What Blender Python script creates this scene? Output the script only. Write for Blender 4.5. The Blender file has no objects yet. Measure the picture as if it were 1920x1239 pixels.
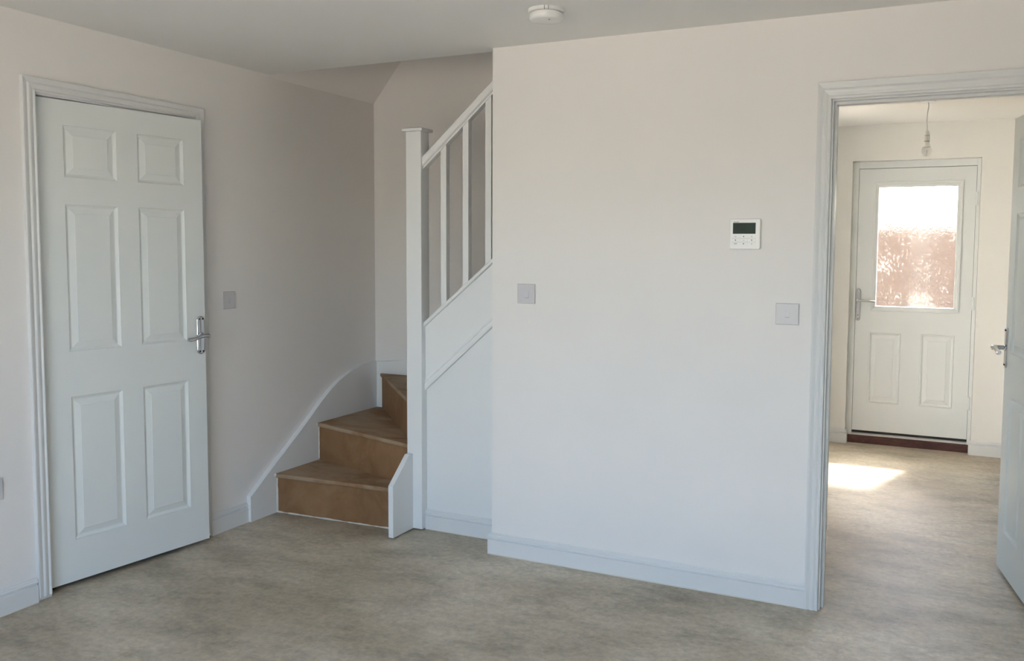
import bpy, bmesh, math, random
from mathutils import Vector, Matrix
random.seed(4)
S = bpy.context.scene
C = S.collection

# ------------------------------------------------------------------ camera
cam_d = bpy.data.cameras.new('camera'); cam = bpy.data.objects.new('camera', cam_d); C.objects.link(cam); S.camera = cam
F, CX, CY = 1637.86, 1018.29, 580.71
yaw, pitch, roll = 0.4387, -0.0702, 0.0061
fwd = Vector((-math.sin(yaw) * math.cos(pitch), math.cos(yaw) * math.cos(pitch), math.sin(pitch)))
r0 = fwd.cross(Vector((0, 0, 1))).normalized(); u0 = r0.cross(fwd)
rgt = math.cos(roll) * r0 + math.sin(roll) * u0; up = -math.sin(roll) * r0 + math.cos(roll) * u0
m = Matrix((rgt, up, -fwd)).transposed().to_4x4(); m.translation = Vector((3.2607, -3.5045, 1.4175))
cam.matrix_world = m
cam_d.sensor_fit = 'HORIZONTAL'; cam_d.sensor_width = 36; cam_d.lens = F * 36 / 1920
cam_d.shift_x = (960 - CX) / 1920; cam_d.shift_y = (CY - 619.5) / 1920
cam_d.clip_start = 0.05

# ------------------------------------------------------------------ light
W = bpy.data.worlds.new('sky'); S.world = W; W.use_nodes = True
wn = W.node_tree; bg = wn.nodes['Background']
sky = wn.nodes.new('ShaderNodeTexSky'); sky.sky_type = 'NISHITA'; sky.sun_disc = False
sky.sun_elevation = math.radians(51.8); sky.sun_rotation = 0.31; sky.dust_density = 2.5; sky.air_density = 1.0; sky.ozone_density = 1.0
wn.links.new(sky.outputs[0], bg.inputs[0]); bg.inputs[1].default_value = 0.32
sd = bpy.data.lights.new('sun', 'SUN'); sun = bpy.data.objects.new('sun', sd); C.objects.link(sun)
sd.energy = 16; sd.angle = math.radians(3.5); sd.color = (1, .955, .88)
sun.location = (3, 8, 9)
sun.rotation_euler = Vector((-.24, -.75, -1)).to_track_quat('-Z', 'Y').to_euler()
def portal(name, loc, rot, sx, sy):
    l = bpy.data.lights.new(name, 'AREA'); l.shape = 'RECTANGLE'; l.size = sx; l.size_y = sy
    l.cycles.is_portal = True
    o = bpy.data.objects.new(name, l); C.objects.link(o); o.location = loc; o.rotation_euler = rot
portal('patio_portal', (2.0, -3.93, 1.10), (math.radians(90), 0, 0), 2.0, 2.1)
portal('hall_portal', (1.93, 2.025, 1.1), (0, math.radians(-90), 0), 2.0, .29)
portal('door_portal', (3.01, 3.40, 1.44), (math.radians(-90), 0, 0), .56, .9)

S.view_settings.view_transform = 'Standard'; S.view_settings.look = 'None'
S.view_settings.gamma = 1; S.view_settings.use_curve_mapping = False
S.view_settings.exposure = 2.98
S.cycles.max_bounces = 14; S.cycles.diffuse_bounces = 10; S.cycles.transparent_max_bounces = 12
S.cycles.sample_clamp_indirect = 6; S.cycles.use_denoising = True
S.cycles.caustics_reflective = False; S.cycles.caustics_refractive = False

# ------------------------------------------------------------------ materials
def mat(name, col, rough=.5, metal=0., spec=.5):
    M = bpy.data.materials.new(name); M.use_nodes = True
    b = M.node_tree.nodes['Principled BSDF']
    b.inputs['Base Color'].default_value = (*col, 1); b.inputs['Roughness'].default_value = rough
    b.inputs['Metallic'].default_value = metal; b.inputs['Specular IOR Level'].default_value = spec
    return M
def nodes(M): return M.node_tree.nodes, M.node_tree.links, M.node_tree.nodes['Principled BSDF']
def coords(M, scale=(1, 1, 1)):
    n, l, b = nodes(M)
    t = n.new('ShaderNodeTexCoord'); mp = n.new('ShaderNodeMapping'); mp.inputs['Scale'].default_value = scale
    l.new(t.outputs['Object'], mp.inputs[0]); return mp.outputs[0]
def noise(M, scale, detail=4, rough=.55, vec=None, dist=0.):
    n, l, b = nodes(M)
    x = n.new('ShaderNodeTexNoise'); x.inputs['Scale'].default_value = scale; x.inputs['Detail'].default_value = detail
    x.inputs['Roughness'].default_value = rough; x.inputs['Distortion'].default_value = dist
    l.new(vec if vec is not None else coords(M), x.inputs['Vector']); return x.outputs['Fac']
def ramp(M, fac, stops):
    n, l, b = nodes(M)
    r = n.new('ShaderNodeValToRGB'); e = r.color_ramp.elements
    while len(e) < len(stops): e.new(.5)
    for i, (p, c) in enumerate(stops):
        e[i].position = p; e[i].color = (*c, 1) if len(c) == 3 else c
    l.new(fac, r.inputs[0]); return r.outputs[0]
def mix(M, a, b_, fac, mode='MIX'):
    n, l, b = nodes(M)
    x = n.new('ShaderNodeMix'); x.data_type = 'RGBA'; x.blend_type = mode
    if isinstance(fac, float): x.inputs[0].default_value = fac
    else: l.new(fac, x.inputs[0])
    for s, v in ((6, a), (7, b_)):
        if isinstance(v, tuple): x.inputs[s].default_value = (*v, 1)
        else: l.new(v, x.inputs[s])
    return x.outputs[2]
def bump(M, fac, strength, dist=.002):
    n, l, b = nodes(M)
    x = n.new('ShaderNodeBump'); x.inputs['Strength'].default_value = strength; x.inputs['Distance'].default_value = dist
    l.new(fac, x.inputs['Height']); l.new(x.outputs[0], b.inputs['Normal'])

def paint(name, col):
    M = mat(name, col, .85, spec=.25); n, l, b = nodes(M)
    c = ramp(M, noise(M, 1.3, 3), [(.3, tuple(v * .965 for v in col)), (.7, col)])
    l.new(c, b.inputs['Base Color'])
    bump(M, noise(M, 55, 4), .18, .002)
    return M
M_wall = paint('wall_emulsion', (.80, .778, .762))
M_ceil = paint('ceiling_emulsion', (.80, .795, .78))
M_hall = paint('hall_emulsion', (.79, .785, .76))
M_trim = mat('white_gloss', (.69, .70, .70), .38); bump(M_trim, noise(M_trim, 60), .05, .001)
M_door = mat('door_satin', (.735, .765, .76), .42)
_v = coords(M_door, (1, 1, .06)); bump(M_door, noise(M_door, 420, 5, .6, _v), .12, .0006)
M_upvc = mat('composite_door_skin', (.74, .77, .77), .35)
M_joinery = mat('stair_white_paint', (.76, .77, .77), .5); bump(M_joinery, noise(M_joinery, 80), .06, .001)
M_plastic = mat('white_plastic', (.585, .57, .585), .4)
M_plastic_b = mat('white_plastic_bright', (.78, .78, .77), .3)
M_chrome = mat('chrome', (.62, .63, .65), .12, 1.)
M_satin = mat('satin_steel', (.5, .51, .52), .3, 1.)
M_dark = mat('dark_gap', (.02, .02, .02), .7)
M_screen = mat('lcd_screen', (.040, .055, .047), .6, spec=.15)
M_ink = mat('black_ink', (.02, .02, .02), .6)
M_grey = mat('grey_print_and_shade', (.15, .15, .15), .6)  # printed marks, and the painted shade under switch rockers
M_line = mat('button_line', (.38, .38, .38), .6)
M_caulk = mat('sealant', (.66, .62, .56), .6)
M_alu = mat('threshold_aluminium', (.8, .79, .77), .3, .6)

M_floor = mat('bare_screed', (.3, .28, .24), .52, spec=.6); n, l, b = nodes(M_floor)
_s = coords(M_floor, (.75, 1.35, 1))
base = ramp(M_floor, noise(M_floor, 1.3, 9, .6, _s, .25), [(.34, (.40, .338, .25)), (.5, (.54, .47, .36)), (.66, (.68, .605, .485))])
str_ = ramp(M_floor, noise(M_floor, 4.6, 12, .78, _s, .15), [(.36, (.45, .44, .42)), (.54, (1, 1, 1)), (.7, (1.0, 1.0, 1.0))])
c1 = mix(M_floor, base, str_, .6, 'MULTIPLY')
fine = ramp(M_floor, noise(M_floor, 38, 6, .7), [(.34, (.66, .66, .65)), (.66, (1.05, 1.05, 1.04))])
c2 = mix(M_floor, c1, fine, .75, 'MULTIPLY')
sp1 = ramp(M_floor, noise(M_floor, 15, 6, .68, coords(M_floor, (.7, 1.2, 1))), [(.675, (0, 0, 0)), (.70, (.8, .8, .8))])
c3 = mix(M_floor, c2, (.62, .60, .55), sp1)
sp2 = ramp(M_floor, noise(M_floor, 13.7, 3, .75, coords(M_floor, (.8, 1.5, 1))), [(.25, (.8, .8, .8)), (.275, (0, 0, 0))])
c4 = mix(M_floor, c3, (.09, .08, .07), sp2)
l.new(c4, b.inputs['Base Color']); bump(M_floor, noise(M_floor, 26, 7, .7), .35, .003)

M_mdf = mat('bare_mdf', (.25, .15, .09), .7, spec=.3); n, l, b = nodes(M_mdf)
a_ = ramp(M_mdf, noise(M_mdf, 4.5, 6, .65, None, .8), [(.3, (.20, .10, .042)), (.55, (.27, .148, .07)), (.75, (.33, .195, .10))])
d_ = ramp(M_mdf, noise(M_mdf, 30, 5, .7, coords(M_mdf, (1, 1, .5))), [(.66, (0, 0, 0)), (.78, (.6, .6, .6))])
l.new(mix(M_mdf, a_, (.45, .38, .30), d_), b.inputs['Base Color'])
M_mdft = mat('dusty_mdf_tread', (.30, .21, .13), .75, spec=.3); n, l, b = nodes(M_mdft)
a_ = ramp(M_mdft, noise(M_mdft, 3.2, 6, .6, coords(M_mdft, (1, 1.7, 1)), .5), [(.36, (.27, .15, .075)), (.52, (.37, .26, .165)), (.75, (.42, .32, .22))])
l.new(a_, b.inputs['Base Color'])
M_sill = mat('brown_hardwood_sill', (.085, .03, .02), .55); n, l, b = nodes(M_sill)
l.new(ramp(M_sill, noise(M_sill, 14, 5, .7, coords(M_sill, (1, 6, 6))), [(.35, (.05, .02, .018)), (.62, (.10, .035, .028)), (.8, (.28, .2, .16))]), b.inputs['Base Color'])
M_fence = mat('fence_timber', (.12, .075, .055), .8); n, l, b = nodes(M_fence)
l.new(ramp(M_fence, noise(M_fence, 6, 5, .6, coords(M_fence, (6, 6, .6))), [(.3, (.046, .024, .011)), (.7, (.062, .034, .017))]), b.inputs['Base Color'])
M_pave = mat('paving', (.42, .38, .31), .9); n, l, b = nodes(M_pave)
l.new(ramp(M_pave, noise(M_pave, 3, 5), [(.3, (.24, .215, .175)), (.7, (.34, .31, .26))]), b.inputs['Base Color'])

def glass(name, clear, obscured):
    M = bpy.data.materials.new(name); M.use_nodes = True; n = M.node_tree.nodes; l = M.node_tree.links
    n.clear(); out = n.new('ShaderNodeOutputMaterial')
    tr = n.new('ShaderNodeBsdfTransparent'); tr.inputs[0].default_value = (clear, clear, clear, 1)
    gl = n.new('ShaderNodeBsdfGlossy'); gl.inputs['Roughness'].default_value = .05
    mx = n.new('ShaderNodeMixShader'); mx.inputs[0].default_value = .05
    if obscured:
        t = n.new('ShaderNodeTexCoord'); mp = n.new('ShaderNodeMapping'); mp.inputs['Scale'].default_value = (1, 1, .6)
        l.new(t.outputs['Object'], mp.inputs[0])
        v = n.new('ShaderNodeTexNoise'); v.inputs['Scale'].default_value = 75; v.inputs['Detail'].default_value = 4; v.inputs['Roughness'].default_value = .65
        v2 = n.new('ShaderNodeTexNoise'); v2.inputs['Scale'].default_value = 8; v2.inputs['Detail'].default_value = 2
        l.new(mp.outputs[0], v.inputs['Vector']); l.new(mp.outputs[0], v2.inputs['Vector'])
        ad = n.new('ShaderNodeMath'); ad.operation = 'ADD'; l.new(v.outputs[0], ad.inputs[0]); l.new(v2.outputs[0], ad.inputs[1])
        bp = n.new('ShaderNodeBump'); bp.inputs['Strength'].default_value = .9; bp.inputs['Distance'].default_value = .006
        l.new(ad.outputs[0], bp.inputs['Height'])
        rf = n.new('ShaderNodeBsdfRefraction'); rf.inputs['IOR'].default_value = 1.14; rf.inputs['Roughness'].default_value = .02
        l.new(bp.outputs[0], rf.inputs['Normal'])
        tl = n.new('ShaderNodeBsdfTranslucent'); tl.inputs[0].default_value = (.9, .9, .9, 1)
        m1 = n.new('ShaderNodeMixShader'); m1.inputs[0].default_value = .62
        l.new(tr.outputs[0], m1.inputs[1]); l.new(rf.outputs[0], m1.inputs[2])
        m2 = n.new('ShaderNodeMixShader'); v3 = n.new('ShaderNodeTexNoise'); v3.inputs['Scale'].default_value = 70; v3.inputs['Detail'].default_value = 3; v3.inputs['Roughness'].default_value = .7
        v4 = n.new('ShaderNodeTexNoise'); v4.inputs['Scale'].default_value = 11; v4.inputs['Detail'].default_value = 2
        l.new(mp.outputs[0], v3.inputs['Vector']); l.new(mp.outputs[0], v4.inputs['Vector'])
        q1 = n.new('ShaderNodeMath'); q1.operation = 'ADD'; l.new(v3.outputs[0], q1.inputs[0]); q0 = n.new('ShaderNodeMath'); q0.operation = 'MULTIPLY'; q0.inputs[1].default_value = .35; l.new(v4.outputs[0], q0.inputs[0]); l.new(q0.outputs[0], q1.inputs[1])
        mr = n.new('ShaderNodeMapRange'); mr.inputs['From Min'].default_value = .74; mr.inputs['From Max'].default_value = .92
        mr.inputs['To Min'].default_value = .003; mr.inputs['To Max'].default_value = .05; l.new(q1.outputs[0], mr.inputs['Value']); l.new(mr.outputs[0], m2.inputs[0])
        l.new(m1.outputs[0], m2.inputs[1]); l.new(tl.outputs[0], m2.inputs[2])
        l.new(m2.outputs[0], mx.inputs[1])
    else:
        l.new(tr.outputs[0], mx.inputs[1])
    l.new(gl.outputs[0], mx.inputs[2]); l.new(mx.outputs[0], out.inputs[0]); return M
M_obscure = glass('obscure_glass', .92, True)
M_clear = glass('clear_glass', .95, False)
M_bulb = glass('bulb_glass', .9, False)
M_bulb.node_tree.nodes['Mix Shader'].inputs[0].default_value = .25

# ------------------------------------------------------------------ mesh helpers
class MB:
    def __init__(s): s.bm = bmesh.new()
    def box(s, x0, x1, y0, y1, z0, z1, bev=0.):
        bm2 = bmesh.new(); bmesh.ops.create_cube(bm2, size=1)
        for v in bm2.verts:
            v.co = Vector(((x0 + x1) / 2 + v.co.x * (x1 - x0), (y0 + y1) / 2 + v.co.y * (y1 - y0), (z0 + z1) / 2 + v.co.z * (z1 - z0)))
        if bev: bmesh.ops.bevel(bm2, geom=bm2.edges[:], offset=bev, segments=2, affect='EDGES', profile=.5)
        s.add(bm2); return s
    def add(s, bm2, M=None):
        if M: bm2.transform(M)
        me = bpy.data.meshes.new('t'); bm2.to_mesh(me); bm2.free(); s.bm.from_mesh(me); bpy.data.meshes.remove(me)
    def prism(s, pts, vec, bev=0.):
        """closed polygon of 3-D points pushed along vec"""
        bm2 = bmesh.new(); a = [bm2.verts.new(p) for p in pts]; v = Vector(vec)
        b_ = [bm2.verts.new(Vector(p) + v) for p in pts]; k = len(pts)
        bm2.faces.new(a); bm2.faces.new(b_[::-1])
        for i in range(k): bm2.faces.new((a[i], b_[i], b_[(i + 1) % k], a[(i + 1) % k]))
        bmesh.ops.recalc_face_normals(bm2, faces=bm2.faces[:])
        if bev: bmesh.ops.bevel(bm2, geom=bm2.edges[:], offset=bev, segments=2, affect='EDGES', profile=.5)
        s.add(bm2); return s
    def loft(s, rings, caps=True):
        bm2 = bmesh.new(); R = [[bm2.verts.new(p) for p in r] for r in rings]; k = len(rings[0])
        for a, b_ in zip(R, R[1:]):
            for i in range(k): bm2.faces.new((a[i], a[(i + 1) % k], b_[(i + 1) % k], b_[i]))
        if caps: bm2.faces.new(R[0][::-1]); bm2.faces.new(R[-1])
        bmesh.ops.recalc_face_normals(bm2, faces=bm2.faces[:])
        s.add(bm2); return s
    def tube(s, pts, rad, seg=12, flat=1.):
        P = [Vector(p) for p in pts]; rr = rad if isinstance(rad, (list, tuple)) else [rad] * len(P); rings = []
        for i, p in enumerate(P):
            t = (P[min(i + 1, len(P) - 1)] - P[max(i - 1, 0)]).normalized()
            a = Vector((0, 0, 1)) if abs(t.z) < .9 else Vector((1, 0, 0))
            x = t.cross(a).normalized(); y = x.cross(t)
            rings.append([p + x * math.cos(q) * rr[i] + y * math.sin(q) * rr[i] * flat for q in [2 * math.pi * j / seg for j in range(seg)]])
        return s.loft(rings)
    def lathe(s, prof, loc=(0, 0, 0), axis='Z', seg=32):
        L = Vector(loc); rings = []
        for r, h in prof:
            r = max(r, 1e-4); ring = []
            for j in range(seg):
                q = 2 * math.pi * j / seg; c, d = r * math.cos(q), r * math.sin(q)
                ring.append(L + (Vector((c, d, h)) if axis == 'Z' else Vector((h, c, d)) if axis == 'X' else Vector((c, h, d))))
            rings.append(ring)
        return s.loft(rings)
    def build(s, name, M, parent=None, smooth=False):
        me = bpy.data.meshes.new(name); s.bm.to_mesh(me); s.bm.free(); me.materials.append(M)
        if smooth:
            for p in me.polygons: p.use_smooth = True
            try: me.set_sharp_from_angle(angle=math.radians(40))
            except Exception: pass
        o = bpy.data.objects.new(name, me); C.objects.link(o)
        if parent: o.parent = parent
        return o
def struct(o): o['kind'] = 'structure'; return o
def empty(name, loc=(0, 0, 0), rz=0., kind=None):
    o = bpy.data.objects.new(name, None); C.objects.link(o); o.location = loc; o.rotation_euler = (0, 0, rz); o.empty_display_size = .05
    if kind: o['kind'] = kind
    return o
def tag(o, label, cat, group=None):
    o['label'] = label; o['category'] = cat
    if group: o['group'] = group
    return o

# ------------------------------------------------------------------ key dimensions (metres)
H = 2.309; YB = .977; D = 3.207; XW = 1.36; TW = .115
XR = 4.45; YR = -3.8
LINX = 2.828; LINR = 3.645; ZL = 1.981         # hall doorway lining faces
YH = -1.2182; OY0 = YH - .005; OY1 = OY0 + .771; ZTL = 2.0055   # left door opening
HX0, HX1 = 2.575, 3.41                                # front door reveal
ARC = (YH, .0268)

# ------------------------------------------------------------------ structure
mb = MB(); mb.box(-1.0, XR + .12, YR - .12, D + .3, -.15, 0); fl = struct(mb.build('floor', M_floor))
mb = MB()      # left wall with its door opening
mb.box(-.12, 0, YR, OY0 - .025, 0, H + .25); mb.box(-.12, 0, OY1 + .025, YB + .12, 0, 5.1)
mb.box(-.12, 0, OY0 - .025, OY1 + .025, ZTL + .025, H + .25)
struct(mb.build('wall_left', M_wall))
mb = MB(); mb.box(-.9, -.87, -1.6, 0, 0, 2.4); mb.box(-.9, -.12, -1.63, -1.6, 0, 2.4); mb.box(-.9, -.12, 0, .03, 0, 2.4); mb.box(-.9, -.12, -1.63, .03, 2.4, 2.43)
struct(mb.build('wall_sky_block', M_wall))  # unseen box added behind the left door to stop sky light leaking in
mb = MB()      # main wall
mb.box(XW, LINX - .025, 0, TW, 0, H, 0); mb.box(LINX - .025, LINR + .025, 0, TW, ZL + .025, H); mb.box(LINR + .025, XR, 0, TW, 0, H)
struct(mb.build('wall_front', M_wall))
mb = MB(); mb.box(0, 2.655, YB, YB + .1, 0, 5.1); struct(mb.build('wall_stair_back', M_wall))
mb = MB(); mb.box(2.555, 2.655, TW, .25, 0, H); mb.box(2.555, 2.655, 1.065, 1.40, 0, H); mb.box(2.555, 2.655, .25, 1.065, 2.03, H)
mb.box(1.95, 2.555, 1.30, 1.40, 0, H); mb.box(1.95, 2.05, 1.40, 1.88, 0, H); mb.box(1.95, 2.05, 2.17, D, 0, H); mb.box(1.95, 2.05, 1.88, 2.17, 0, .1); mb.box(1.95, 2.05, 1.88, 2.17, 2.1, H)
struct(mb.build('wall_hall_left', M_hall))
mb = MB(); mb.box(3.74, 3.86, TW, D, 0, H); struct(mb.build('wall_hall_right', M_hall))
mb = MB()
mb.box(1.95, HX0, D, D + .28, 0, H); mb.box(HX1, 3.86, D, D + .28, 0, H); mb.box(HX0, HX1, D, D + .28, 2.057, H)
struct(mb.build('wall_hall_end', M_hall))
mb = MB(); mb.box(XR, XR + .12, YR, TW, 0, H + .25); struct(mb.build('wall_right', M_wall))
WX0, WX1, WZ1 = 1.0, 3.0, 2.16
mb = MB(); mb.box(-.12, WX0, YR - .12, YR, 0, H + .25); mb.box(WX1, XR + .12, YR - .12, YR, 0, H + .25); mb.box(WX0, WX1, YR - .12, YR, WZ1, H + .25); mb.box(WX0, WX1, YR - .12, YR, 0, .04)
struct(mb.build('wall_rear', M_wall))
YS = .061
mb = MB(); mb.box(-.12, XR + .12, YR - .12, YS, H, H + .25); mb.box(2.6, XR + .12, YS, YB + .1, H, H + .25); mb.box(1.95, 3.86, YB + .1, D + .28, H, H + .25)
struct(mb.build('ceiling', M_ceil))
mb = MB(); mb.box(0, 3.9, -.06, YS, H + .25, 5.1); mb.box(3.9, 4.0, -.06, YB + .1, H + .25, 5.1); mb.box(2.655, 3.9, YB, YB + .1, H + .25, 5.1); mb.box(0, 4.0, -.06, YB + .1, 5.1, 5.2)
struct(mb.build('wall_stairwell_upper', M_wall))
mb = MB(); mb.prism([(0, YS, 2.296), (1.0, YS, 2.296 + 1.187), (1.0, YS, 5.1), (0, YS, 5.1)], (0, YB - YS, 0)); struct(mb.build('ceiling_slope', M_wall))

# rear patio window
w = empty('window_1', (WX0, YR - .06, .04), kind='structure')
def fr(x0, x1, z0, z1, y0=-.03, y1=.03):
    m_ = MB(); m_.box(x0, x1, y0, y1, z0, z1, .003); m_.build('window_frame', M_upvc, w)
ww = WX1 - WX0; wh = WZ1 - .04
for a in [(0, .06, 0, wh), (ww - .06, ww, 0, wh), (.06, ww - .06, 0, .06), (.06, ww - .06, wh - .06, wh), (ww / 2 - .05, ww / 2 + .05, .06, wh - .06)]: fr(*a)
for x0, x1 in ((.06, ww / 2 - .05), (ww / 2 + .05, ww - .06)):
    m_ = MB(); m_.box(x0, x1, -.003, .003, .06, wh - .06); m_.build('pane', M_clear, w)

w2 = empty('window_added_hall', (2.0, 1.88, .1), math.pi / 2, 'structure')  # unseen window slot, added to brighten the hall
for a in [(0, .02, 0, 2.0), (.27, .29, 0, 2.0), (.02, .27, 0, .02), (.02, .27, 1.98, 2.0)]:
    m_ = MB(); m_.box(a[0], a[1], -.03, .03, a[2], a[3], .003); m_.build('window_frame', M_upvc, w2)
m_ = MB(); m_.box(.02, .27, -.003, .003, .02, 1.98); m_.build('pane', M_clear, w2)

# ------------------------------------------------------------------ skirting (profile: depth, height)
SK = [(0, 0), (.015, 0), (.015, .069), (.007, .0735), (.0065, .0775), (.0145, .0808), (.0145, .086), (.0105, .0905), (.0105, .0925), (.0055, .0975), (.005, .1), (0, .1)]
def skirt(name, a, b_, nrm, miter=(0, 0)):
    a = Vector((*a, 0)); b_ = Vector((*b_, 0)); n_ = Vector((*nrm, 0)); t = (b_ - a).normalized()
    rings = [[p + n_ * d + t * (d * k) + Vector((0, 0, h)) for d, h in SK] for p, k in ((a, -miter[0]), (b_, miter[1]))]
    m_ = MB(); m_.loft(rings); return struct(m_.build(name, M_trim))
skirt('baseboard_left_1', (0, YR), (0, OY0 - .003 - .0635), (1, 0))
skirt('baseboard_left_2', (0, OY1 + .003 + .0605), (0, -.1447), (1, 0))
skirt('baseboard_front_1', (XW, 0), (LINX - .006 - .05, 0), (0, -1), (1, 0))
skirt('baseboard_front_2', (XW, .16), (XW, 0), (-1, 0), (0, 1))
skirt('baseboard_right', (XR, YR), (XR, 0), (-1, 0))
skirt('baseboard_front_3', (LINR + .065, 0), (XR, 0), (0, -1))
skirt('baseboard_stair', (.8925, .175), (XW - .001, .175), (0, -1))
skirt('baseboard_hall_1', (2.05, D), (HX0, D), (0, -1), (0, 1))
skirt('baseboard_hall_2', (HX1, D), (3.74, D), (0, -1), (1, 0))
skirt('baseboard_hall_3', (HX0, D), (HX0, D + .055), (1, 0), (1, 0))
skirt('baseboard_hall_5', (3.74, TW), (3.74, D), (-1, 0))
skirt('baseboard_hall_6', (2.655, 1.12), (2.655, 1.4), (1, 0), (0, 1))
# pale sealant lines at the foot of the skirting
def bead(name, pts, r, M=M_caulk, jit=.3):
    P = []
    for a, b_ in zip(pts, pts[1:]):
        a = Vector(a); b_ = Vector(b_); k = max(2, int((b_ - a).length / .03))
        P += [a.lerp(b_, i / k) for i in range(k)]
    P.append(Vector(pts[-1])); m_ = MB(); m_.tube(P, [r * (1 + random.uniform(-jit, jit)) for _ in P], 6)
    return m_.build(name, M, None, True)
struct(bead('trim_5', [(XW - .015, -.0155, .002), (LINX - .08, -.0155, .002)], .0028))
struct(bead('trim_6', [(.90, .1595, .002), (XW - .02, .1595, .002)], .0028))
struct(bead('trim_7', [(.0155, OY0 - .8, .002), (.0155, OY0 - .075, .002)], .0024))

# ------------------------------------------------------------------ architraves & linings
# profile across the board: (u from opening edge outwards 0..1, thickness)
AP = [(0, 0), (0, .011), (.03, .0135), (.10, .0145), (.16, .0125), (.20, .0105), (.27, .0115), (.36, .014), (.50, .0155), (.58, .0135), (.63, .0115), (.70, .013), (.86, .0165), (.96, .0175), (1, .0165), (1, 0)]
def surround(name, f, a0, a1, zt, wl, wr, wt, depth, z0=0.):
    """f(along, out, z) -> world.  a0<a1 arch inner edges, zt inner top"""
    root = empty(name, f((a0 + a1) / 2, 0, 0), kind='structure')
    off = Vector(root.location)
    def g(a, o_, z): return Vector(f(a, o_, z)) - off
    for side, a, wd in ((-1, a0, wl), (1, a1, wr)):
        m_ = MB(); m_.loft([[g(a + side * u * wd, t, z0) for u, t in AP], [g(a + side * u * wd, t, zt + u * wt) for u, t in AP]]); m_.build('architrave', M_trim, root)
    m_ = MB(); m_.loft([[g(a0 - u * wl, t, zt + u * wt) for u, t in AP], [g(a1 + u * wr, t, zt + u * wt) for u, t in AP]]); m_.build('architrave', M_trim, root)
    l0, l1, lz = a0 + .006, a1 - .006, zt - .006
    for A in ((l0 - .025, l0, 0, lz + .025), (l1, l1 + .025, 0, lz + .025), (l0, l1, lz, lz + .025)):
        p = [g(A[0], -.001, A[2]), g(A[1], -.001, A[2]), g(A[1], -.001, A[3]), g(A[0], -.001, A[3])]
        m_ = MB(); m_.prism(p, Vector(f(0, -depth, 0)) - Vector(f(0, 0, 0))); m_.build('lining', M_trim, root)
    return root, l0, l1, lz, g, f
def stops(root, g, f, l0, l1, lz, d0, d1, t=.012):
    for A in ((l0, l0 + t, 0, lz), (l1 - t, l1, 0, lz), (l0 + t, l1 - t, lz - t, lz)):
        p = [g(A[0], -d0, A[2]), g(A[1], -d0, A[2]), g(A[1], -d0, A[3]), g(A[0], -d0, A[3])]
        m_ = MB(); m_.prism(p, Vector(f(0, -(d1 - d0), 0)) - Vector(f(0, 0, 0))); m_.build('door_stop', M_trim, root)
R1 = surround('trim_1', lambda a, o_, z: (o_, a, z), OY0 - .006, OY1 + .006, ZTL + .006, .057, .057, .057, .118, .015)
stops(R1[0], R1[4], R1[5], R1[1], R1[2], R1[3], .064, .10)
R2 = surround('trim_2', lambda a, o_, z: (a, -o_, z), LINX - .006, LINR + .006, ZL + .006, .051, .057, .064, TW - .001)
stops(R2[0], R2[4], R2[5], R2[1], R2[2], R2[3], .03, .076, .010)
# hall side doorway (cupboard door on the hall's left wall)
R3 = surround('trim_3', lambda a, o_, z: (2.655 + o_, a, z), .281, 1.034, 2.0, .057, .057, .057, .10)

# ------------------------------------------------------------------ six panel doors
PX = [(.117, .343), (.439, .665)]; PZ = [(.175, .774), (.962, 1.563), (1.673, 1.881)]
def leaf_mesh(Wd, Hd, T, holes):
    """front face at y=0 looking -y, thickness to +y; local x along the leaf"""
    xs = sorted({0, Wd, *[v for h in holes for v in h[:2]]}); zs = sorted({0, Hd, *[v for h in holes for v in h[2:]]})
    bm = bmesh.new(); V = {}
    def v(x, y, z):
        k = (round(x, 5), round(y, 5), round(z, 5))
        if k not in V: V[k] = bm.verts.new((x, y, z))
        return V[k]
    def hole(x0, x1, z0, z1): return any(h[0] <= x0 + 1e-6 and x1 <= h[1] + 1e-6 and h[2] <= z0 + 1e-6 and z1 <= h[3] + 1e-6 for h in holes)
    nx, nz = len(xs) - 1, len(zs) - 1
    for i in range(nx):
        for j in range(nz):
            a, b_, c, d = xs[i], xs[i + 1], zs[j], zs[j + 1]
            if hole(a, b_, c, d): continue
            bm.faces.new((v(a, 0, c), v(b_, 0, c), v(b_, 0, d), v(a, 0, d)))
            bm.faces.new((v(a, T, c), v(a, T, d), v(b_, T, d), v(b_, T, c)))
            for (p, q, e, f_) in ((a, c, a, d), (b_, d, b_, c), (a, d, b_, d), (b_, c, a, c)):
                # side wall if neighbour missing
                mx_, mz_ = (p + e) / 2, (q + f_) / 2
                if p == e: k = i - 1 if p == a else i + 1; out = k < 0 or k >= nx or hole(xs[k], xs[k + 1], c, d)
                else: k = j - 1 if q == c else j + 1; out = k < 0 or k >= nz or hole(a, b_, zs[k], zs[k + 1])
                if out: bm.faces.new((v(p, 0, q), v(p, T, q), v(e, T, f_), v(e, 0, f_)))
    bmesh.ops.recalc_face_normals(bm, faces=bm.faces[:])
    return bm
def panel_mb(x0, x1, z0, z1, T, prof):
    m_ = MB()
    def ring(i, y): return [(x0 + i, y, z0 + i), (x1 - i, y, z0 + i), (x1 - i, y, z1 - i), (x0 + i, y, z1 - i)]
    R = [ring(i, y) for i, y in prof]
    B = [ring(i, T - y) for i, y in prof][::-1]
    m_.loft(R[::-1] + B[::-1] if False else [r for r in R[::-1]] + [r for r in B[::-1]]); return m_
PROF = [(0.0005, .0005), (.004, .0035), (.011, .0078), (.015, .0082), (.037, .0022), (.039, .001)]
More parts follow.
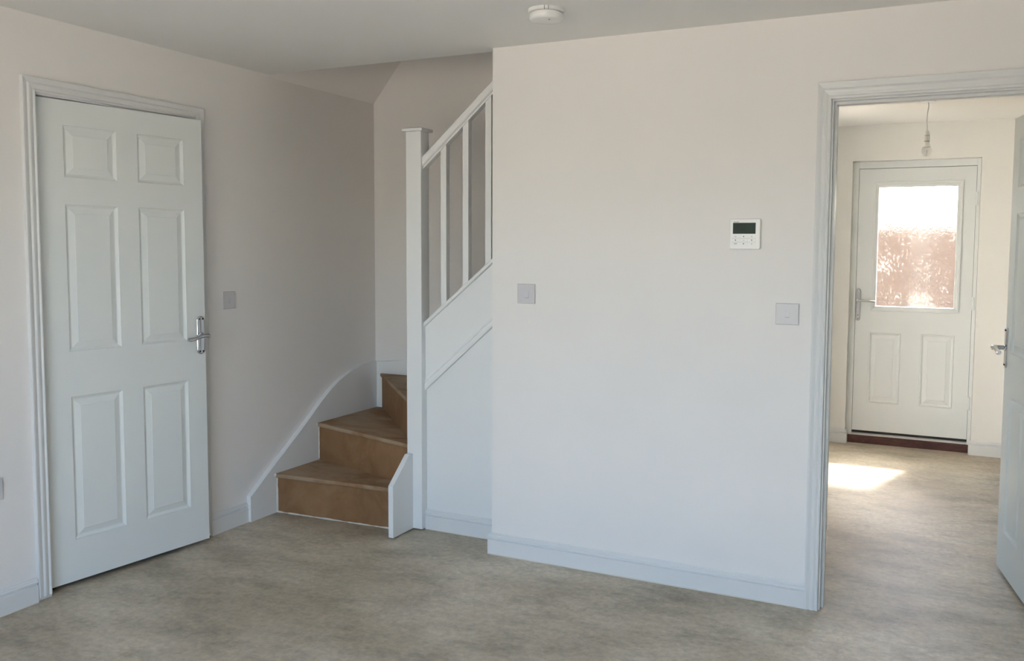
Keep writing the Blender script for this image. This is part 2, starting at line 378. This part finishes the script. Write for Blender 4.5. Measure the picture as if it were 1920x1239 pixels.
def six_panel(root, T=.035, Wd=.762, Hd=1.981, sz=1.):
    PZs = [(a * sz, b_ * sz) for a, b_ in PZ]
    holes = [(x[0], x[1], z[0], z[1]) for x in PX for z in PZs]
    m_ = MB(); m_.add(leaf_mesh(Wd, Hd, T, holes)); lf = m_.build('door_leaf', M_door, root)
    for h in holes:
        panel_mb(*h, T, PROF).build('panel', M_door, root)
def lever(root, x, z, side=-1, T=0., dirx=-1):
    """plate on the face y=T (side -1 faces -y)"""
    s = side
    m_ = MB(); k = 16; hw = .0205; hh = .0895; R = .0205
    outl = []
    for cz, a0 in ((hh - R, 0), (-(hh - R), math.pi)):
        for i in range(k + 1):
            q = a0 + math.pi * i / k; outl.append((math.cos(q) * hw, cz + math.sin(q) * R))
    def rg(ins, y): return [(x + px * (1 - ins / hw), T + s * y, z + pz * (1 - ins / hh)) for px, pz in outl]
    m_.loft([rg(0, 0), rg(0, .004), rg(.003, .0075), rg(.006, .008)])
    pl = m_.build('handle_plate', M_chrome, root, True)
    for dz in (.078, -.078):
        for dx in (-.009, .009):
            m_ = MB(); m_.lathe([(.0042, 0), (.0042, .0012), (.003, .0018), (.0005, .0018)], (x + dx, T + s * .0078, z + dz + (-.002 if dz > 0 else .002)), 'Y', 12)
            if s < 0:
                for v in m_.bm.verts: v.co.y = 2 * (T + s * .0078) - v.co.y
            m_.build('screw', M_dark, pl)
    m_ = MB()
    d = dirx
    m_.lathe([(.014, 0), (.014, .004), (.0095, .006), (.0095, .032), (.0115, .040), (.0115, .052), (.008, .056), (.0005, .057)], (0, 0, 0), 'Y', 20)
    for v in m_.bm.verts: v.co = Vector((x + v.co.x, T + s * (.007 + v.co.y), z + v.co.z))
    m_.tube([(x - d * .004, T + s * .055, z), (x + d * .02, T + s * .055, z + .001), (x + d * .04, T + s * .053, z - .002), (x + d * .065, T + s * .052, z - .010), (x + d * .09, T + s * .053, z - .013), (x + d * .103, T + s * .053, z - .012)],
            [.0115, .011, .010, .0105, .0115, .008], 14, .85)
    m_.build('lever', M_chrome, root, True)
def hinges(root, zs, y=0., x=-.003):
    for z in zs:
        m_ = MB()
        m_.tube([(x, y, z - .038), (x, y, z + .038)], .0055, 12)
        m_.box(x, x + .012, y - .001, y + .002, z - .038, z + .038)
        m_.build('hinge', M_trim, root, True)
# left door, slightly ajar.  local x runs along the leaf, local -y faces the room
a = .1285
d1 = empty('door_1', (-.0268, YH, .0207), math.pi / 2 - a, 'structure')
six_panel(d1); lever(d1, .7355, .981); hinges(d1, (1.80, 1.034, .24))
# opened door into the hall
ang = math.atan2(.984, -.178)
d2 = empty('door_2', (3.650, .091, .015), ang, 'structure')
six_panel(d2, Hd=1.974); lever(d2, .7355, .981, 1, .035); hinges(d2, (1.80, 1.034, .24), -.001)
m_ = MB(); m_.box(.7615, .7635, .008, .027, .80, .86); m_.box(.7615, .7645, .006, .029, .86, .985); m_.build('latch_plate', M_trim, d2)
# closed cupboard door on the left of the hall, only its lever shows past the architrave
d3 = empty('door_3', (2.651, .290, .015), math.pi / 2, 'structure')
six_panel(d3, Wd=.735, Hd=1.972) if False else six_panel(d3, Wd=.735, Hd=1.972); lever(d3, .7085, .981)

# ------------------------------------------------------------------ front door at the end of the hall
YF = D + .058
d4 = empty('door_4', (HX0, YF, 0), 0, 'structure')
FW = HX1 - HX0; lx0, lx1, lz0, lz1 = .043, FW - .026, .092, 2.004
def ring_frame(x0, x1, z0, z1, t, y0, y1, name, M, parent, bev=.002, bottom=True):
    """four mitred bars"""
    q = [((x0, z0), (x1, z0), (x1 - t, z0 + t), (x0 + t, z0 + t)), ((x1, z0), (x1, z1), (x1 - t, z1 - t), (x1 - t, z0 + t)),
         ((x1, z1), (x0, z1), (x0 + t, z1 - t), (x1 - t, z1 - t)), ((x0, z1), (x0, z0), (x0 + t, z0 + t), (x0 + t, z1 - t))]
    out = []
    for p in (q if bottom else q[1:]):
        m_ = MB(); m_.prism([(a_, y0, b_) for a_, b_ in p], (0, y1 - y0, 0), bev); out.append(m_.build(name, M, parent))
    return out
for A in ((.001, lx0 - .002, .055, 2.056), (lx1 + .002, FW - .001, .055, 2.056), (lx0 - .002, lx1 + .002, lz1 + .003, 2.056)):
    m_ = MB(); m_.box(A[0], A[1], 0, .07, A[2], A[3], .002); m_.build('door_frame', M_upvc, d4)
# dark rebate behind the leaf edge
m_ = MB(); m_.box(lx0 - .004, lx0, .02, .05, .06, lz1); m_.box(lx1, lx1 + .004, .02, .05, .06, lz1); m_.box(lx0, lx1, .02, .05, lz1, lz1 + .004); m_.box(lx0, lx1, .012, .05, .072, lz0); m_.build('weather_seal', M_dark, d4)
gx0, gx1, gz0, gz1 = .152, .722, .985, 1.902
PF = [(.143, .358, .302, .822), (.490, .708, .302, .822)]
m_ = MB(); bm2 = leaf_mesh(lx1 - lx0, lz1 - lz0, .044, [(g0 - lx0, g1 - lx0, h0 - lz0, h1 - lz0) for g0, g1, h0, h1 in PF + [(gx0, gx1, gz0, gz1)]])
m_.add(bm2, Matrix.Translation((lx0, .006, lz0))); m_.build('door_leaf', M_upvc, d4)
for h_ in PF:
    m_ = panel_mb(*h_, .044, [(.0005, 0), (.004, -.004), (.009, -.004), (.014, .004), (.020, .006), (.048, .001), (.050, -.001)])
    for v in m_.bm.verts: v.co.y += .006
    m_.build('panel', M_upvc, d4)
ring_frame(gx0 - .006, gx1 + .006, gz0 - .006, gz1 + .006, .018, -.004, .012, 'glazing_bead', M_upvc, d4, .003)
ring_frame(gx0 + .010, gx1 - .010, gz0 + .010, gz1 - .010, .018, .0, .046, 'glazing_bead', M_upvc, d4, .003)
m_ = MB(); m_.box(gx0 + .0265, gx1 - .0265, .022, .028, gz0 + .0265, gz1 - .0265); m_.build('window_pane', M_obscure, d4)
m_ = MB(); m_.box(gx0 + .026, gx1 - .026, .012, .02, gz1 - .0315, gz1 - .0265); m_.build('glazing_gasket', M_dark, d4)
# long plate lever handle
hxp = .062
m_ = MB(); k = 12; outl = []
for cz, a0 in ((.117 - .014, 0), (-(.117 - .014), math.pi)):
    for i in range(k + 1): q = a0 + math.pi * i / k; outl.append((math.cos(q) * .014, cz + math.sin(q) * .014))
m_.loft([[(hxp + px * f_, .006 - yy, 1.021 + pz * (1 - (1 - f_) * .1)) for px, pz in outl] for f_, yy in ((1, 0), (1, .006), (.8, .010))])
hp = m_.build('handle_plate', M_satin, d4, True)
m_ = MB(); m_.lathe([(.0115, 0), (.0115, .003), (.009, .004), (.009, .04), (.0095, .05), (.0005, .053)], (0, 0, 0), 'Y', 16)
for v in m_.bm.verts: v.co = Vector((hxp + v.co.x, -.003 - v.co.y, 1.053 + v.co.z))
m_.tube([(hxp - .004, -.050, 1.053), (hxp + .02, -.05, 1.054), (hxp + .06, -.048, 1.051), (hxp + .105, -.047, 1.049), (hxp + .12, -.046, 1.048)], [.0095, .0095, .0088, .009, .006], 12, .8)
m_.build('lever', M_chrome, hp, True)
for z in (.945, .918):
    m_ = MB(); m_.lathe([(.0035, 0), (.0035, -.0015), (.0005, -.0018)], (hxp, -.0035, z), 'Y', 10); m_.build('screw', M_dark, hp)
m_ = MB(); m_.lathe([(.0075, 0), (.0075, -.004), (.0005, -.005)], (hxp, -.0035, .985), 'Y', 14); m_.build('key_cylinder', M_satin, hp)
for z in (.35, 1.05, 1.78):
    m_ = MB(); m_.tube([(lx1 + .006, -.006, z - .045), (lx1 + .006, -.006, z + .045)], .007, 10); m_.build('hinge', M_upvc, d4, True)
# threshold and timber sill
m_ = MB(); m_.prism([(lx0 - .002, -.004, .058), (lx0 - .002, -.004, .066), (lx0 - .002, .01, .0735), (lx0 - .002, .06, .0735), (lx0 - .002, .06, .058)], (lx1 - lx0 + .004, 0, 0)); m_.build('threshold_strip', M_alu, d4)
m_ = MB(); m_.box(.004, FW - .004, -.016, .20, 0, .056, .002); m_.build('timber_sill', M_sill, d4)

# outside: paving, a boarded fence beyond the front door
m_ = MB(); m_.box(-6, 12, D + .3, 14, -.16, -.14); struct(m_.build('floor_outside_front', M_pave))
m_ = MB(); m_.box(-8, 14, -22, YR - .12, -.16, -.06); struct(m_.build('floor_outside_rear', M_pave))
fn = empty('garden_fence', (0, 7.0, -.14)); tag(fn, 'brown boarded fence seen blurred through the obscure glass of the front door', 'fence')
for i in range(32):
    x = .4 + i * .152
    m_ = MB(); m_.box(x, x + .1515, random.uniform(-.003, .003), .018, 0, 1.93 + random.uniform(-.006, .006), .002); m_.build('board', M_fence, fn)
for z in (.3, .9, 1.5):
    m_ = MB(); m_.box(.4, 5.26, .0205, .06, z, z + .08); m_.build('rail', M_fence, fn)
for x in (1.2, 3.4, 5.0):
    m_ = MB(); m_.box(x, x + .09, .061, .15, 0, 1.75); m_.build('post', M_fence, fn)

# ------------------------------------------------------------------ staircase
st = empty('staircase', (.84, .165, 0)); tag(st, 'winding staircase of bare brown boards with white newel and banister beside the long wall', 'staircase')
O = Vector(st.location)
def sp(name, m_, M, smooth=False, parent=None):
    for v in m_.bm.verts: v.co -= O
    o = m_.build(name, M, parent or st, smooth); return o
RZ = .2125
N1 = (.8035, .146)
noses = {1: ((.031, .036), (.811, .075)), 2: ((.031, .380), (.8035, .150)), 3: ((.056, .946), (.8035, .166)), 4: ((.56, .946), (.835, .2055)), 5: ((.885, .946), (.885, .2055))}
risr = {1: ((.031, .0505), (.811, .089)), 2: ((.031, .394), (.8035, .164)), 3: ((.069, .946), (.8035, .18)), 4: ((.575, .946), (.85, .2055)), 5: ((.900, .946), (.900, .2055))}
back = {1: [(.8035, .176), (.031, .406)], 2: [(.8035, .192), (.081, .946), (.031, .946)], 3: [(.862, .2055), (.587, .946)], 4: [(.912, .2055), (.912, .946)], 5: None}
for k in range(6, 11):
    x = .885 + .247 * (k - 5); noses[k] = ((x, .946), (x, .2055)); risr[k] = ((x + .015, .946), (x + .015, .2055))
for k in range(1, 11):
    z = RZ * k; (ax, ay), (bx, by) = noses[k]
    if k >= 5: bk = [(ax + .274, .2055), (ax + .274, .946)]
    else: bk = back[k]
    poly = [(ax, ay), (bx, by)]
    if k == 1: poly += [(.811, .129), (.8035, .129)]
    poly += bk
    bm2 = bmesh.new(); T_ = .022
    # rounded nosing : extrude a profile along the front edge by shifting the two front vertices
    fx, fy = poly[0][0], poly[0][1]; gx, gy = poly[1]
    nn = Vector((-(gy - fy), gx - fx)).normalized()          # pointing into the tread
    if nn.dot(Vector(bk[0]) - Vector((fx, fy))) < 0: nn = -nn
    R = [(.004, 0), (.0012, .0028), (0, .007), (0, .015), (.0012, .0192), (.004, .022)]
    rings = []
    for ins, dz in R:
        f0 = Vector((fx, fy)) + nn * ins; f1 = Vector((gx, gy)) + nn * ins
        rings.append([(f0.x, f0.y, z - dz), (f1.x, f1.y, z - dz)] + [(p[0], p[1], z - dz) for p in poly[2:]])
    m_ = MB(); m_.loft(rings); o = sp('tread', m_, M_mdft)
    (rx, ry), (sx, sy) = risr[k]
    n2 = Vector((-(sy - ry), sx - rx)).normalized() * .012
    if n2.dot(Vector(bk[0]) - Vector((rx, ry))) < 0: n2 = -n2
    z0 = 0.0 if k == 1 else RZ * (k - 1)
    m_ = MB(); m_.prism([(rx, ry, z0), (sx, sy, z0), (sx, sy, z - T_), (rx, ry, z - T_)], (n2.x, n2.y, 0)); sp('riser', m_, M_mdf)
# wall string: swept top edge
def smooth_pts(P, n=6):
    out = []
    for i in range(len(P) - 1):
        p0, p1, p2, p3 = P[max(i - 1, 0)], P[i], P[i + 1], P[min(i + 2, len(P) - 1)]
        for j in range(n):
            t = j / n
            out.append(tuple(.5 * ((2 * p1[q]) + (-p0[q] + p2[q]) * t + (2 * p0[q] - 5 * p1[q] + 4 * p2[q] - p3[q]) * t * t + (-p0[q] + 3 * p1[q] - 3 * p2[q] + p3[q]) * t ** 3) for q in (0, 1)))
    out.append(tuple(P[-1])); return out
top = smooth_pts([(-.1447, .132), (.0388, .264), (.165, .351), (.322, .464), (.455, .5645), (.593, .6435), (.756, .695), (.9, .7085), (YB, .7085)])
m_ = MB(); m_.prism([(0.0005, y, z) for y, z in [(-.1447, 0.001)] + top + [(YB, .001)]], (.0295, 0, 0)); sp('wall_string', m_, M_joinery)
top = smooth_pts([(.0302, .7085), (.125, .7167), (.243, .737), (.40, .80), (.58, .93), (.80, 1.12)]) + [(2.5, 1.12 + 1.7 * .86)]
m_ = MB(); m_.prism([(x, YB - .03, z) for x, z in [(.0302, .002)] + top + [(2.5, 1.2), (1.0, .002)]], (0, .0295, 0)); sp('wall_string', m_, M_joinery)
# white caulk beads left by the painter
def sbead(pts, r, seed):
    random.seed(seed); P = []
    for a_, b_ in zip(pts, pts[1:]):
        a_ = Vector(a_); b_ = Vector(b_); k = max(2, int((b_ - a_).length / .02)); P += [a_.lerp(b_, i / k) for i in range(k)]
    P.append(Vector(pts[-1])); m_ = MB(); m_.tube(P, [r * (.35 + 1.1 * random.random()) for _ in P], 6); sp('caulk_line', m_, M_caulk, True)
sbead([(.031, .049, .004), (.35, .065, .003), (.811, .087, .003)], .0042, 2)
sbead([(.032, .049, .01), (.032, .049, .19)], .0048, 5)
sbead([(.032, .393, .22), (.032, .393, .40)], .0040, 7)
sbead([(.032, .036, .196), (.032, .034, .214)], .006, 8)
sbead([(.032, .379, .408), (.032, .377, .426)], .006, 9)
# newel
m_ = MB(); m_.box(.8045, .8925, .13, .204, .006, 1.984, .003); nw = sp('newel_post', m_, M_joinery)
m_ = MB(); m_.box(.790, .9065, .117, .217, 1.984, 1.998, .002)
m_.loft([[(.790 + i, .117 + i, z), (.9065 - i, .117 + i, z), (.9065 - i, .217 - i, z), (.790 + i, .217 - i, z)] for i, z in ((.003, 1.998), (.03, 2.006), (.045, 2.008))]); sp('newel_cap', m_, M_joinery, False, nw)
# curtail board at the foot of the newel
m_ = MB(); m_.prism([(.812, -.045, .006), (.812, .1295, .006), (.812, .1295, .3885), (.812, .098, .3885), (.812, -.045, .261)], (.0275, 0, 0), .0015); sp('side_board', m_, M_joinery)
# outer string, cap, moulding, panel
x0, x1 = .893, 1.6
sl = .86
zc = lambda x: 1.0438 + .83 * (x - .8885)
zm = lambda x: .7479 + .876 * (x - .8775)
m_ = MB(); m_.prism([(x0, .1655, zm(x0) - .052), (x1, .1655, zm(x1) - .052), (x1, .1655, zc(x1) - .021), (x0, .1655, zc(x0) - .021)], (0, .032, 0)); sp('outer_string', m_, M_joinery)
m_ = MB(); m_.prism([(x0, .146, zc(x0) - .021), (x1, .146, zc(x1) - .021), (x1, .146, zc(x1)), (x0, .146, zc(x0))], (0, .056, 0), .003); sp('string_capping', m_, M_joinery)
MP = [(0, 0), (.007, .001), (.0085, .010), (.006, .014), (.006, .017), (.010, .021), (.010, .044), (.0075, .052), (0, .054)]
m_ = MB(); m_.loft([[(x, .1655 - t, zm(x) - h) for t, h in MP] for x in (x0, x1)]); sp('moulding', m_, M_joinery)
m_ = MB(); m_.prism([(x0, .1755, .001), (x1, .1755, .001), (x1, .1755, zm(x1) - .03), (x0, .1755, zm(x0) - .03)], (0, .012, 0)); sp('spandrel_panel', m_, M_joinery)
# handrail
zh = lambda x: 1.8576 + .87 * (x - .8885)
HP = [(.141, -.004), (.141, -.041), (.147, -.047), (.152, -.047), (.152, -.052), (.149, -.052), (.149, -.060), (.183, -.060), (.183, -.052), (.180, -.052), (.180, -.047), (.185, -.047), (.191, -.041), (.191, -.004), (.185, .002), (.147, .002)]
x1 = 2.2
m_ = MB(); m_.loft([[(x, y, zh(x) + h) for y, h in HP] for x in (.893, x1)]); sp('handrail', m_, M_joinery)
for i in range(6):
    x = 1.008 + .1235 * i
    if x > 1.55: break
    m_ = MB(); m_.prism([(x - .016, .150, zc(x - .016)), (x + .016, .150, zc(x + .016)), (x + .016, .150, zh(x + .016) - .0605), (x - .016, .150, zh(x - .016) - .0605)], (0, .032, 0), .0015); sp('baluster', m_, M_joinery)

# ------------------------------------------------------------------ electrical plates
def plate(name, loc, rz, w_, h_, t=.008, M=M_plastic):
    r_ = empty(name, loc, rz)
    m_ = MB(); hw, hh = w_ / 2, h_ / 2
    m_.loft([[(-hw + i, -y, -hh + i), (hw - i, -y, -hh + i), (hw - i, -y, hh - i), (-hw + i, -y, hh - i)] for i, y in ((.001, 0), (0, .001), (0, t - .0025), (.0012, t - .0006), (.003, t))])
    m_.build('face_plate', M, r_); return r_
def rocker(r_, x, z, w_, h_, t=.008, tilt=.0022, M=M_plastic):
    m_ = MB(); hw, hh = w_ / 2, h_ / 2
    m_.loft([[(x - hw, -t + .001, z - hh), (x + hw, -t + .001, z - hh), (x + hw, -t + .001, z + hh), (x - hw, -t + .001, z + hh)],
             [(x - hw + .0005, -t - .001 - tilt, z - hh + .0005), (x + hw - .0005, -t - .001 - tilt, z - hh + .0005), (x + hw - .0005, -t - .001, z + hh - .0005), (x - hw + .0005, -t - .001, z + hh - .0005)]])
    rk = m_.build('rocker', M, r_)
    m_ = MB(); m_.box(x - hw, x + hw, -t - .0003, -t, z - hh - .0014, z - hh - .0002); m_.build('rocker_shade_strip', M_grey, rk)  # grey strip painted as the shade under the rocker's lower edge
L1 = math.pi / 2
s1 = plate('light_switch', (.0005, -.245, 1.1515), L1, .084, .086); rocker(s1, 0, -.002, .012, .022)
tag(s1, 'white square light switch on the left wall beside the ajar door', 'light switch')
s2 = plate('light_switch', (1.5345, -.0005, 1.2145), 0, .087, .087); rocker(s2, .004, .0, .021, .034)
m_ = MB(); m_.box(-.018, .02, -.0082, -.008, -.020, .018); m_.build('print_label', mat('pale_print', (.56, .57, .64), .5), s2)
tag(s2, 'white light switch with wide rocker at the left end of the long wall', 'light switch')
s3 = plate('light_switch', (2.6765, -.0005, 1.1665), 0, .089, .084); rocker(s3, .0, .0, .016, .025)
tag(s3, 'white light switch with small rocker just left of the hall doorway', 'light switch')
sk = plate('power_socket', (.0005, -1.4845, .4925), L1, .146, .084); tag(sk, 'white double socket low on the wall left of the ajar door', 'socket')
for sx in (-.036, .036):
    rocker(sk, sx + .018, .026, .012, .018)
    for dx, dz, a_, b_ in ((0, .006, .004, .008), (-.011, -.012, .0065, .004), (.011, -.012, .0065, .004)):
        m_ = MB(); m_.box(sx - .006 + dx - a_ / 2, sx - .006 + dx + a_ / 2, -.0083, -.008, dz - b_ / 2, dz + b_ / 2); m_.build('pin_slot', M_dark, sk)

# heating controller
th = empty('thermostat', (2.5058, -.0005, 1.4795)); tag(th, 'white heating controller with dark display high on the long wall', 'thermostat')
M_th = mat('controller_white', (.80, .80, .78), .35)
m_ = MB(); hw = .0605
def rr(ins, y, r_=.006):
    P = []; a_ = hw - ins
    for cx_, cz_, q0 in ((a_ - r_, a_ - r_, 0), (-a_ + r_, a_ - r_, 90), (-a_ + r_, -a_ + r_, 180), (a_ - r_, -a_ + r_, 270)):
        for j in range(5): q = math.radians(q0 + j * 22.5); P.append((cx_ + math.cos(q) * r_, y, cz_ + math.sin(q) * r_))
    return P
m_.loft([rr(.003, 0), rr(.003, -.004), rr(0, -.006), rr(0, -.0135), rr(.0015, -.0155), rr(.004, -.016)]); body = m_.build('body', M_th, th)
m_ = MB(); m_.box(-.0475, .0425, -.0164, -.0158, .0005, .0440, 0); scn = m_.build('screen', M_screen, th)
def text(s_, x, z, size, M, parent, y=-.0166, name='lettering', bold=0.):
    c = bpy.data.curves.new(name, 'FONT'); c.body = s_; c.size = size; c.extrude = .00008; c.offset = bold; c.align_x = 'CENTER'; c.align_y = 'CENTER'
    o = bpy.data.objects.new(name, c); C.objects.link(o); o.parent = parent; o.location = (x, y, z); o.rotation_euler = (math.pi / 2, 0, 0); c.materials.append(M)
    bpy.context.view_layer.update(); me = bpy.data.meshes.new_from_object(o); o2 = bpy.data.objects.new(name, me); C.objects.link(o2)
    o2.parent = parent; o2.location = (x, y, z); o2.rotation_euler = (math.pi / 2, 0, 0); bpy.data.objects.remove(o); return o2
text('Panasonic', -.034, .0475, .0055, M_ink, th, bold=.00008)
text('27', -.003, .018, .0165, M_ink, scn); text('\u2103', -.036, .024, .008, M_ink, scn); text('.', -.026, .025, .016, M_ink, scn)
for j, z in enumerate((-.010, -.0245, -.039)):
    for i, x in enumerate((-.036, -.004, .028)):
        m_ = MB(); m_.box(x - .0155, x + .0155, -.0168, -.0158, z - .0066, z + .0066, .0004); bt = m_.build('button', M_th, th)
        g_ = [['ring', '\u25b2', '\u25cb'], ['\u25c4', 'ok', '\u25ba'], ['menu', '\u25bc', 'o']][j][i]
        if (i + j) % 2 == 1:
            q = {(1, 0): 90, (0, 1): 180, (2, 1): 0, (1, 2): 270}[(i, j)]; q = math.radians(q)
            pts = [(x + .0034 * math.cos(q + t_), -.0169, z + .0034 * math.sin(q + t_)) for t_ in (0, 2.1, 4.2)]
            m_ = MB(); m_.prism(pts, (0, -.0002, 0)); m_.build('arrow', M_ink, bt)
        else:
            for k in range(3 if j == 2 and i == 0 else 2):
                wd_ = .012 if (j == 2 and i == 0) else .007
                m_ = MB(); m_.box(x - wd_ / 2, x + wd_ / 2, -.0170, -.0168, z - .002 + k * .002, z - .0012 + k * .002); m_.build('button_mark', M_line if i == 1 else M_grey, bt)
for z in (-.0172, -.0317):
    m_ = MB(); m_.box(-.0515, .0435, -.0163, -.016, z - .0003, z + .0003); m_.build('groove', M_line, th)

# smoke alarm on the ceiling
sa = empty('smoke_alarm', (1.846, -.478, H)); sa.scale = (1.1, 1.1, .92); tag(sa, 'white round smoke alarm on the ceiling above the long wall', 'smoke alarm')
m_ = MB(); m_.lathe([(.062, -.0005), (.062, -.012), (.059, -.015)]); m_.build('base', M_plastic_b, sa, True)
m_ = MB(); m_.lathe([(.050, -.015), (.050, -.019), (.057, -.0195), (.0575, -.036), (.054, -.043), (.048, -.046), (.0005, -.047)]); m_.build('cover', M_plastic_b, sa, True)
for q in (-.11, .11):
    a_ = math.atan2(-3.02 - .0, 1.42) + q
    m_ = MB(); bm2 = bmesh.new(); bmesh.ops.create_cube(bm2, size=1); bm2.transform(Matrix.Rotation(a_, 4, 'Z') @ Matrix.Translation((.0615, 0, -.009)) @ Matrix.Diagonal((.002, .0016, .016, 1)))
    m_.add(bm2); m_.build('vent_slot', M_dark, sa)
m_ = MB(); m_.lathe([(.003, -.0468), (.003, -.0478), (.0005, -.048)], (.02, -.018, 0), 'Z', 12); m_.build('indicator', M_grey, sa)

# hall pendant with bare bulb
pl_ = empty('pendant_light', (3.093, 2.152, H)); tag(pl_, 'white ceiling pendant with bare clear bulb hanging in the hall', 'pendant light')
m_ = MB(); m_.lathe([(.040, -.0005), (.0415, -.004), (.0415, -.018), (.038, -.023), (.012, -.026), (.0005, -.026)]); m_.build('ceiling_rose', M_plastic_b, pl_, True)
m_ = MB(); m_.tube([(0, 0, -.024), (.002, 0, -.05), (-.003, 0, -.09), (-.004, 0, -.13), (-.001, 0, -.17), (-.0015, 0, -.19)], .0032, 8); m_.build('flex', M_plastic, pl_, True)
m_ = MB(); m_.lathe([(.004, -.186), (.009, -.190), (.0145, -.205), (.0150, -.2165)], (-.001, 0, 0), 'Z', 20); m_.build('lamp_holder', M_plastic_b, pl_, True)
m_ = MB(); m_.lathe([(.0135, -.2165), (.0135, -.2185)], (-.001, 0, 0), 'Z', 20); m_.build('holder_seam', M_dark, pl_)
m_ = MB(); m_.lathe([(.0155, -.2185), (.0165, -.250)], (-.001, 0, 0), 'Z', 20); m_.build('holder_skirt', M_plastic_b, pl_, True)
m_ = MB(); m_.lathe([(.0145, -.250), (.0145, -.2525)], (-.001, 0, 0), 'Z', 20); m_.build('holder_seam', M_dark, pl_)
m_ = MB(); m_.lathe([(.0135, -.2525), (.0155, -.262), (.0215, -.279), (.0235, -.285)], (-.001, 0, 0), 'Z', 24); m_.build('bulb_collar', M_plastic_b, pl_, True)
m_ = MB(); m_.lathe([(.0235, -.285), (.0275, -.298), (.0275, -.310), (.023, -.326), (.013, -.336), (.0005, -.339)], (-.001, 0, 0), 'Z', 24); m_.build('bulb_glass', M_bulb, pl_, True)
